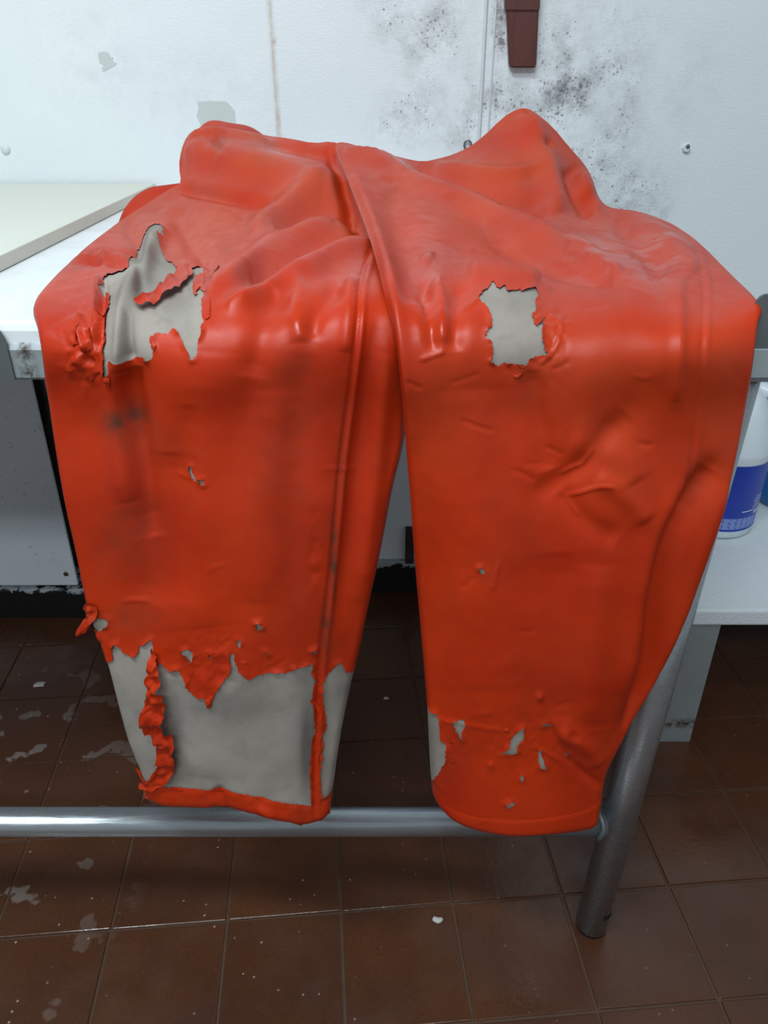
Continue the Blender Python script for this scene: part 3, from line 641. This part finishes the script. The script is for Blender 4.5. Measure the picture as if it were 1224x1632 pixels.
for k in range(26):
    cx, cy, sx, sy = rq.choice(((830, 1190, 90, 40), (870, 540, 70, 50), (930, 770, 90, 60), (700, 540, 50, 60), (960, 420, 90, 40), (780, 900, 80, 160)))
    x, y, a_, l_ = rq.gauss(cx, sx), rq.gauss(cy, sy), rq.uniform(-0.6, 0.9), rq.uniform(12, 34)
    FR.append(([(x, y), (x + l_ * math.cos(a_), y - l_ * math.sin(a_) + rq.uniform(-4, 4)), (x + 1.7 * l_ * math.cos(a_), y - 1.8 * l_ * math.sin(a_))], rq.uniform(0.5, 1.1) * rq.choice((1, -1)), rq.uniform(2.4, 4), 'r'))

class Half:
    def __init__(s, out, yf, folds, holes, roll_lines, seed):
        s.out = dens(smooth_poly(out, 1), 3.5); s.yf = yf; s.folds = folds; s.seed = seed
        s.holes = [dens(h, 2.6, True, 1.5, 10 + i) for i, h in enumerate(holes)]
        s.cache = {}
    def base(s, uv):
        r = rays(uv); y = s.yf(uv); return r * (y / r[:, 1])[:, None] + np.array([0, 0, CAM_H])
    def frame(s, uv):
        e = 3.0; uv = np.asarray(uv, float)
        p = s.base(uv); du = s.base(uv + [e, 0]) - s.base(uv - [e, 0]); dv = s.base(uv + [0, e]) - s.base(uv - [0, e])
        n = np.cross(dv, du); n /= np.linalg.norm(n, axis=1)[:, None]
        # keep it facing the camera
        view = np.array([0, 0, CAM_H]) - p; k = (n * view).sum(1) < 0; n[k] *= -1
        return p, n
    def disp(s, uv, fine=True):
        d = np.zeros(len(uv))
        for line, A, w, kind in s.folds:
            ln = smooth_poly(line, 2, False) if len(line) > 2 else np.asarray(line, float)
            box_ = (uv[:, 0] > ln[:, 0].min() - 3 * w) & (uv[:, 0] < ln[:, 0].max() + 3 * w) & (uv[:, 1] > ln[:, 1].min() - 3 * w) & (uv[:, 1] < ln[:, 1].max() + 3 * w)
            if not box_.any(): continue
            q = uv[box_]; dd, sd, t = pdist(q, ln)
            end = np.clip(np.minimum(t, 1 - t) * 5, 0, 1) * 0.75 + 0.25
            d[box_] += A * np.exp(-(dd / w) ** 2) * end
        u, v = uv[:, 0], uv[:, 1]
        low = np.clip((v - 480) / 120, 0, 1)
        d += 2.0 * fnoise(u / 95, v / 150, s.seed, 2) * (0.4 + 0.6 * low) + (0.02 + 0.24 * low) * fnoise(u / 34, v / 44, s.seed + 9, 2)
        if fine:
            for cx, cy, sx, sy, a in ((135, 545, 34, 55, 3.0), (170, 412, 60, 14, 2.5), (325, 450, 22, 40, 3.0), (150, 1000, 18, 22, 5), (330, 1060, 60, 40, 1.6), (500, 880, 10, 60, 1.0), (880, 530, 24, 60, 1.6), (820, 1190, 120, 50, 0.7), (335, 230, 30, 25, 1.6)):
                g = np.exp(-((u - cx) / sx) ** 2 - ((v - cy) / sy) ** 2); d += a * g * fnoise(u / 14, v / 16, s.seed + 20, 3)
        return d / 1000
    def place(s, uv, off=0.0, fine=True, edge=None):
        uv = np.asarray(uv, float); p, n = s.frame(uv); d = s.disp(uv, fine)
        if edge is None: edge = pdist(uv, s.out, True)[0]
        roll = -0.009 * np.clip(1 - edge / 16, 0, 1) ** 2 * np.clip((uv[:, 1] - 380) / 130, 0, 1)
        top = np.clip((500 - uv[:, 1]) / 60, 0, 1); d = d * (1 + 0.55 * top)
        d = d * np.clip(edge / 12, 0.15, 1) + roll
        P = p + n * (d + off)[:, None]
        return s.rest(P), n
    @staticmethod
    def rest(P):
        P = P.copy()
        on = (P[:, 1] > 0.618) & (P[:, 2] > 0.842); P[on, 2] = np.maximum(P[on, 2], 0.8525)
        hang = P[:, 2] < 0.8525; P[hang, 1] = np.minimum(P[hang, 1], 0.619)
        return P
    def tri(s, polys, step=4.0, region=None):
        """triangulate the outline with extra constraint polygons; uv points and triangles"""
        region = s.out if region is None else region
        lo, hi = region.min(0), region.max(0); pts = []; edges = []
        for pl in [region] + polys:
            k = len(pts); pts += [tuple(q) for q in pl]; n = len(pl); edges += [(k + i, k + (i + 1) % n) for i in range(n)]
        con = np.array(pts)
        xs = np.arange(lo[0], hi[0], step); ys = np.arange(lo[1], hi[1], step * 0.87)
        g = np.array([(x + (step / 2 if j % 2 else 0), y) for j, y in enumerate(ys) for x in xs])
        g = g[inside(g, region)]
        # drop grid points that crowd the drawn edges
        key = {}
        for q in con: key.setdefault((int(q[0] // 4), int(q[1] // 4)), []).append(q)
        keep = []
        for q in g:
            cx, cy = int(q[0] // 4), int(q[1] // 4); ok = True
            for a in (-1, 0, 1):
                for b in (-1, 0, 1):
                    for c in key.get((cx + a, cy + b), ()):
                        if (c[0] - q[0]) ** 2 + (c[1] - q[1]) ** 2 < 3.2: ok = False
            if ok: keep.append(q)
        allp = [Vector((float(q[0]), float(q[1]))) for q in pts] + [Vector((float(q[0]), float(q[1]))) for q in keep]
        r = geometry.delaunay_2d_cdt(allp, edges, [], 0, 1e-4)
        uv = np.array([(v.x, v.y) for v in r[0]]); F = np.array([f for f in r[2] if len(f) == 3])
        cen = uv[F].mean(1); ok = inside(cen, region)
        return uv, F[ok], cen[ok]

def compact(V, F, *arrs):
    used = np.unique(F); mp = -np.ones(len(V), int); mp[used] = np.arange(len(used))
    return (V[used], mp[F]) + tuple(a[used] for a in arrs)
def orient(V, F, N):
    fn = np.cross(V[F[:, 1]] - V[F[:, 0]], V[F[:, 2]] - V[F[:, 0]]); k = (fn * N[F].mean(1)).sum(1) < 0
    F = F.copy(); F[k] = F[k][:, ::-1]; return F

def marks(uv):
    u, v = uv[:, 0], uv[:, 1]; g = lambda cx, cy, sx, sy: np.exp(-((u - cx) / sx) ** 2 - ((v - cy) / sy) ** 2)
    grime_dark = 0.75 * g(192, 668, 36, 22) + .35 * g(215, 690, 40, 40) + .35 * g(205, 850, 50, 70) + .7 * g(518, 1000, 8, 50) + 1.0 * g(531, 890, 6, 70) + .35 * g(545, 740, 10, 90) + .35 * g(1110, 770, 14, 40) + .35 * g(210, 985, 60, 25) + .25 * g(450, 720, 60, 200) + .4 * g(355, 240, 10, 14)  # dirt smudge and frayed seam, plus darker spots along some folds
    grime_dark = np.clip(grime_dark + 0.12 * np.clip(fnoise(u / 60, v / 80, 77), 0, 1), 0, 1)
    wear_sheen = np.clip((470 - v) / 160, 0, 1) * 0.45 * (0.6 + 0.6 * fnoise(u / 70, v / 45, 31)) + .3 * g(940, 580, 160, 110) + .25 * g(700, 640, 60, 120) + .3 * g(330, 390, 60, 60) + .3 * g(1150, 640, 50, 160) + .2 * g(990, 730, 60, 60)  # sheen painted as a paler tint on the upper part, plus scuffed spots
    wet = g(940, 415, 70, 45) + g(1050, 405, 40, 50) + g(480, 500, 22, 50) + g(565, 475, 35, 40) + g(690, 470, 40, 90) + .9 * g(460, 245, 70, 25) + .8 * g(640, 270, 60, 25) + .6 * g(800, 350, 90, 40) + .5 * g(420, 420, 90, 60) + g(1010, 710, 50, 30) * .4
    return {'grime_dark': np.clip(grime_dark, 0, 1), 'wear_sheen': np.clip(wear_sheen, 0, 0.8), 'wet': np.clip(wet, 0, 1)}
def lining_dark(uv):  # random stains, plus darker spots along fold lines and torn edges
    u, v = uv[:, 0], uv[:, 1]; g = lambda cx, cy, sx, sy: np.exp(-((u - cx) / sx) ** 2 - ((v - cy) / sy) ** 2)
    return np.clip(.9 * g(488, 1200, 10, 70) + .5 * g(500, 1150, 20, 120) + .5 * g(545, 1090, 14, 40) + .45 * g(208, 535, 10, 40) + .3 * g(228, 420, 12, 40) + .5 * g(275, 1180, 14, 80) + .3 * g(330, 1120, 60, 30) + .3 * g(690, 1170, 10, 50) + .25 * np.clip(fnoise(u / 40, v / 40, 5), 0, 1), 0, 1)

root = empty('trousers', (0, 0.60, 0.85), 'torn orange rubber work trousers with grey lining showing, draped over the table edge', 'trousers')

def build_half(h, name_hint, skirt_ok):
    uv, F, cen = h.tri(h.holes)
    edge = pdist(uv, h.out, True)[0]
    inh = np.zeros(len(cen), bool)
    for q in h.holes: inh |= inside(cen, q)
    P, N = h.place(uv, 0.0, True, edge)
    # the rubber lifts a little along torn edges
    lift = np.zeros(len(uv))
    for i, q in enumerate(h.holes):
        lo, hi = q.min(0) - 12, q.max(0) + 12; b = (uv[:, 0] > lo[0]) & (uv[:, 0] < hi[0]) & (uv[:, 1] > lo[1]) & (uv[:, 1] < hi[1])
        if not b.any(): continue
        w = uv[b]; d = pdist(w, q, True)[0]
        lift[b] = np.maximum(lift[b], np.clip(1 - d / 7, 0, 1) * np.clip(0.5 + 0.9 * vnoise(w[:, 0] / 9, w[:, 1] / 9, 50 + i), 0.15, 1.4))
    Pc = h.rest(P + N * (0.0012 + 0.0022 * lift * np.clip(edge / 8, 0, 1) * np.clip((uv[:, 1] - 380) / 150, 0.12, 1))[:, None])
    a = marks(uv)
    Vc, Fc, Nc, g1, g2, g3 = compact(Pc, F[~inh], N, a['grime_dark'], a['wear_sheen'], a['wet'])
    mesh('rubber_coating', Vc, orient(Vc, Fc, Nc), M_orange, root, True, {'grime_dark': g1, 'wear_sheen': g2, 'wet': g3})
    gl = lining_dark(uv)
    Vl, Fl, Nl, gg = compact(P, F, N, gl)
    mesh('cloth_lining', Vl, orient(Vl, Fl, Nl), M_lining, root, True, {'grime_dark': gg})
    # back of the leg and the folded-under cloth on the table
    uvb, Fb, cb_ = h.tri([], 9.0)
    eb = pdist(uvb, h.out, True)[0]
    Pf, Nb = h.place(uvb, 0.0, False, eb)
    T = 0.026 * (1 - np.exp(-eb / 30)) + 0.0006
    hangw = np.clip((uvb[:, 1] - 470) / 60, 0, 1)
    Pb = Pf + np.stack([0 * T, T * hangw, -(T + 0.02) * (1 - hangw) * np.clip(eb / 40, 0, 1)], 1)
    Pb = h.rest(Pb)
    # stay behind the front
    Fb = Fb[(uvb[Fb][:, :, 1] > 512).all(1)]
    Pb, Fb, Nb, uvb = compact(Pb, Fb, Nb, uvb)
    mesh('back_panel', Pb, orient(Pb, Fb, -Nb), M_orange, root, True, {k: v * 0 for k, v in marks(uvb).items()})
    # cloth that turns down behind the heap
    V = []; Fk = []
    o = [q for q in h.out if skirt_ok(q)]
    idx = [i for i, q in enumerate(h.out) if skirt_ok(q)]
    # longest cyclic run
    n = len(h.out); ok = np.array([skirt_ok(q) for q in h.out]); start = next(i for i in range(n) if ok[i] and not ok[i - 1]); run = []
    i = start
    while ok[i % n] and len(run) < n: run.append(i % n); i += 1
    q = h.out[run]; e0 = np.zeros(len(q)); Pe, Ne = h.place(q, 0.0, False, e0)
    nk = 6
    for k in range(nk):
        t = k / (nk - 1)
        z = Pe[:, 2] + (0.8524 - Pe[:, 2]) * (1 - math.cos(t * math.pi / 2)) ; z = np.where(Pe[:, 2] < 0.86, Pe[:, 2], z)
        V += list(np.stack([Pe[:, 0] * (1 - 0.06 * math.sin(t * math.pi / 2)), Pe[:, 1] + np.clip(Pe[:, 2] - 0.8524, 0, 1) * 0.55 * math.sin(t * math.pi / 2), z], 1))
    L_ = len(q)
    for k in range(nk - 1):
        for j in range(L_ - 1): Fk.append((k * L_ + j, k * L_ + j + 1, (k + 1) * L_ + j + 1, (k + 1) * L_ + j))
    V = np.array(V)
    mesh('rear_fold', V, Fk, M_orange, root, True, {k: np.zeros(len(V)) for k in ('grime_dark', 'wear_sheen', 'wet')})

HL = Half(OUT_L, YL, FL, holesL, None, 1); HR = Half(OUT_R, YR, FR, holesR, None, 2)
build_half(HL, 'left', lambda q: q[1] < 430 and q[0] < 535)
build_half(HR, 'right', lambda q: q[1] < 470 and (q[0] > 640 or q[1] < 256))

def patch(h, poly, name, off_mm, mat=None, step=3.5, crumple=0.0, cs=9.0, seed=0, lift=None, solid=0.0006, parent=None, roll=True):
    """a piece of rubber lying on a half, OFF_MM proud of it, LIFT(uv) added in mm"""
    reg = np.asarray(poly, float)
    uv, F, cen = h.tri([], step, reg)
    e = pdist(uv, reg, True)[0]
    off = off_mm + crumple * fnoise(uv[:, 0] / cs, uv[:, 1] / cs, seed, 3)
    if roll: off = off - np.clip(1 - e / 4, 0, 1) * min(1.0, off_mm * 0.5)
    if lift is not None: off = off + lift(uv)
    P, N = h.place(uv, off / 1000, True)
    a = marks(uv)
    return mesh(name, P, orient(P, F, N), mat or M_orange, parent or root, True, a)

# hem bands
bandL = dens(sc([(430, 585), (455, 618), (520, 640), (620, 645), (740, 650), (800, 663), (900, 685), (1010, 702), (1045, 680), (1088, 664)], *K5), 3, False, 1.0, 5).tolist() + [tuple(q) for q in dens(hemL, 3, False)[::-1]]
patch(HL, bandL, 'hem_band', 2.6, crumple=1.3, cs=22, seed=3)
bandR = dens(smooth_poly([(684, 1255), (700, 1276), (730, 1293), (780, 1304), (830, 1306), (890, 1300), (935, 1290), (966, 1268)], 2, False), 3.5, False).tolist() + dens(smooth_poly([(966, 1268), (963, 1298), (957, 1324), (930, 1331), (880, 1338), (820, 1341), (770, 1335), (728, 1320), (704, 1302), (688, 1280), (684, 1255)], 1, False), 3.5, False).tolist()[1:-1]
patch(HR, bandR, 'hem_band', 2.4, crumple=0.5, cs=30, seed=4)

def ribbon(h, line, widths, name, off, crumple, cs, seed, curl=0.0, jag=2.0, n=7):
    """a loose strip of torn rubber standing off the cloth"""
    ln = dens(smooth_poly(line, 2, False), 3, False); m_ = len(ln); rg_ = random.Random(seed)
    wl = np.interp(np.linspace(0, 1, m_), np.linspace(0, 1, len(widths)), [w[0] for w in widths]); wr = np.interp(np.linspace(0, 1, m_), np.linspace(0, 1, len(widths)), [w[1] for w in widths])
    d = np.gradient(ln, axis=0); d /= np.linalg.norm(d, axis=1)[:, None]; nr = np.stack([-d[:, 1], d[:, 0]], 1)
    ii = np.arange(m_); zz = np.zeros(m_); jl = jag * fnoise(ii / 3.0, zz, seed, 2); jr = jag * fnoise(ii / 3.0, zz + 7.3, seed, 2)
    uv = []; off_ = []
    for k in range(n):
        s_ = k / (n - 1) * 2 - 1
        w = np.where(s_ < 0, s_ * (wl + jl), s_ * (wr + jr)); q = ln + nr * w[:, None]; uv.append(q)
        off_.append(off + curl * s_ * s_ + crumple * fnoise(q[:, 0] / cs, q[:, 1] / cs, seed, 3))
    uv = np.vstack(uv); off_ = np.concatenate(off_)
    off_ = np.maximum(off_, 1.6)
    P, N = h.place(uv, off_ / 1000, True)
    F = np.array([(k * m_ + i, k * m_ + i + 1, (k + 1) * m_ + i + 1, (k + 1) * m_ + i) for k in range(n - 1) for i in range(m_ - 1)])
    F = np.vstack([F[:, [0, 1, 2]], F[:, [0, 2, 3]]])
    return mesh(name, P, orient(P, F, N), M_orange, root, True, marks(uv))
# strip across the thigh hole, the long crumpled strip at the shin, seam strip
ribbon(HL, sc([(900, 450), (850, 490), (790, 540), (720, 590), (650, 640), (590, 680), (515, 715)], *K7), [(6, 4), (12, 9), (14, 10), (12, 8), (9, 6), (8, 8), (2, 3)], 'torn_strip', 5, 2.2, 14, 11, 1.0)
ribbon(HL, sc([(505, 175), (520, 240), (512, 300), (520, 350), (505, 410), (530, 440), (555, 480), (545, 520), (560, 545), (535, 590), (500, 620), (455, 625)], *K5), [(3, 2), (7, 8), (13, 11), (12, 11), (22, 17), (14, 17), (13, 17), (14, 16), (12, 15), (12, 12), (10, 10), (4, 3)], 'torn_strip', 8, 5.5, 17, 12, 1.5, 3.0, 11)
ribbon(HL, sc([(1028, 300), (1025, 380), (1040, 440), (1025, 520), (1025, 600), (1022, 690)], *K5), [(4, 5), (6, 5), (5, 6), (6, 5), (6, 5), (7, 5)], 'seam_strip', 2.2, 0.8, 14, 13, 0.3)
ribbon(HL, sc([(275, 150), (300, 120), (310, 150), (280, 190), (275, 215)], *(2.04, 0, 900)), [(3, 3), (7, 8), (8, 8), (7, 8), (3, 3)], 'torn_strip', 5, 3, 13, 14, 1)
# shreds left of the thigh hole and around
for i, q in enumerate(([(130, 870), (150, 780), (185, 850), (215, 870), (220, 980), (190, 1005), (150, 1000), (120, 960)], [(50, 930), (90, 860), (130, 830), (110, 960), (60, 960)], [(60, 1040), (110, 990), (180, 1030), (270, 1040), (280, 1120), (200, 1210), (120, 1150), (10, 1140)],
                       [(245, 750), (300, 752), (330, 625), (262, 612), (250, 680)], [(290, 1175), (340, 1165), (345, 1230), (320, 1235)], [(930, 485), (985, 478), (1000, 590), (1012, 615), (985, 600), (950, 572), (925, 590), (912, 610), (905, 560)],
                       [(975, 640), (1000, 630), (1035, 680), (1030, 780), (1000, 800), (980, 760)], [(1040, 360), (1075, 400), (1090, 430), (1070, 470), (1055, 490), (1050, 420)], [(640, 930), (660, 960), (650, 1000), (625, 985)])):
    patch(HL, dens(sc(q, *K7), 3, True, 1.0, i), 'torn_flake', 3.0, crumple=1.5, cs=13, seed=60 + i, step=3.2)
for i, q in enumerate(([(425, 265), (445, 255), (455, 275), (465, 270), (438, 302), (425, 285)], [(355, 460), (385, 455), (402, 480), (375, 487), (362, 475)], [(325, 421), (405, 433), (400, 440), (330, 428)], [(265, 245), (285, 262), (282, 290), (270, 268)])):
    patch(HR, dens(sc(q, *K4), 3, True, 0.8, i), 'torn_flake', 2.6, crumple=1.6, cs=7, seed=80 + i, step=3.0)
for i, q in enumerate(([(250, 228), (290, 232), (300, 242), (255, 240)], [(275, 308), (335, 312), (332, 322), (278, 318)], [(275, 388), (310, 385), (315, 398), (268, 402)], [(480, 255), (515, 265), (512, 274), (480, 264)], [(552, 335), (575, 318), (570, 340)])):
    patch(HR, dens(sc(q, *K6), 3, True, 0.6, i), 'torn_flake', 2.6, crumple=1.4, cs=7, seed=90 + i, step=3.0)
for i, q in enumerate(([(775, 225), (800, 228), (812, 240), (790, 240)], [(605, 285), (625, 262), (632, 262), (615, 295)], [(950, 248), (1000, 232), (1005, 240), (955, 254)], [(650, 205), (690, 195), (712, 208), (680, 214)], [(668, 335), (700, 332), (692, 368), (680, 372)])):
    patch(HL, dens(sc(q, *K5), 3, True, 0.6, i), 'torn_flake', 2.8, crumple=1.6, cs=7, seed=100 + i, step=3.0)

# pocket flap at the outer edge of the heap, and the waist edge behind it
def sheet_between(name, A, B, za, n=14, bulge=0.0, th=0.0022):
    """a curved flap between two lines of 3D points, with thickness"""
    A = np.array(A); B = np.array(B); V = []
    for k in range(n):
        t = k / (n - 1); V.append(A * (1 - t) + B * t + np.array([0, 0, 1]) * bulge * math.sin(math.pi * t))
    m_ = len(A); V = np.vstack(V); V2 = V + np.array([0, th, -th * 0.6]); N_ = len(V); F = []
    for k in range(n - 1):
        for i in range(m_ - 1):
            a, b, c, d = k * m_ + i, k * m_ + i + 1, (k + 1) * m_ + i + 1, (k + 1) * m_ + i
            F += [(a, b, c, d), (N_ + d, N_ + c, N_ + b, N_ + a)]
    for i in range(m_ - 1): F += [(i + 1, i, N_ + i, N_ + i + 1), ((n - 1) * m_ + i, (n - 1) * m_ + i + 1, N_ + (n - 1) * m_ + i + 1, N_ + (n - 1) * m_ + i)]
    VV = np.vstack([V, V2])
    return mesh(name, VV, F, M_orange, root, True, {k: np.zeros(len(VV)) for k in ('grime_dark', 'wear_sheen', 'wet')})
def curve_at(pts, ys, m_=30):
    ln = dens(smooth_poly(pts, 2, False), 1.0, False); t = np.linspace(0, len(ln) - 1, m_).astype(int); ln = ln[t]; y = np.interp(np.linspace(0, 1, m_), np.linspace(0, 1, len(ys)), ys)
    r = rays(ln); return r * (y / r[:, 1])[:, None] + np.array([0, 0, CAM_H])
upper = curve_at([(189, 354), (196, 335), (213, 313), (238, 298), (262, 295), (286, 292)], [1.06, 1.10, 1.12, 1.14, 1.15, 1.15])
lower = curve_at([(196, 362), (212, 353), (235, 339), (259, 322), (288, 305)], [1.025, 1.04, 1.06, 1.085, 1.125])
sheet_between('pocket_flap', upper, lower, 0, 14, -0.012)
wa = curve_at([(310, 214), (318, 203), (330, 193), (345, 191), (366, 196), (392, 199), (408, 206), (426, 220)], [1.24, 1.25, 1.26, 1.26, 1.26, 1.26, 1.26, 1.25])
wbm = curve_at([(312, 218), (325, 214), (345, 210), (366, 213), (392, 216), (408, 220), (418, 224), (427, 224)], [1.225] * 8)
sheet_between('waist_edge', wa, wbm, 0, 10, 0.0)
# raised belly button stud under the rubber
# ================================================================== SCRAPS ON THE FLOOR
def scrap(u, v, w, h_, seed, label):
    c = at_z(u, v, 0.0); rg_ = random.Random(seed); n = 11; V = []; 
    for k in range(n):
        t = 2 * math.pi * k / n; r = rg_.uniform(0.6, 1.1); V.append(c + Vector((w * r * math.cos(t), h_ * r * math.sin(t), 0.0012)))
    V2 = [v_ + Vector((0, 0, 0.0012 + rg_.uniform(0, 0.0016))) + (c - v_) * 0.15 for v_ in V]; top = c + Vector((0, 0, 0.0038))
    F = [(k, (k + 1) % n, n + (k + 1) % n, n + k) for k in range(n)] + [(n + k, n + (k + 1) % n, 2 * n) for k in range(n)] + [tuple(range(n))[::-1]]
    o = mesh('food_scrap', V + V2 + [top], F, M_scrap, None, True, origin=c + Vector((0, 0, 0.0012))); tag(o, label, 'scrap', 'scraps on the floor'); return o
scrap(63, 1092, 0.013, 0.010, 1, 'small white scrap on the brown tile behind the stretcher left of the trousers')
scrap(697, 1467, 0.008, 0.006, 2, 'pale scrap on a tile joint in front of the stretcher')
scrap(615, 1114, 0.007, 0.004, 3, 'tiny pale scrap on the dark floor between the trouser legs')
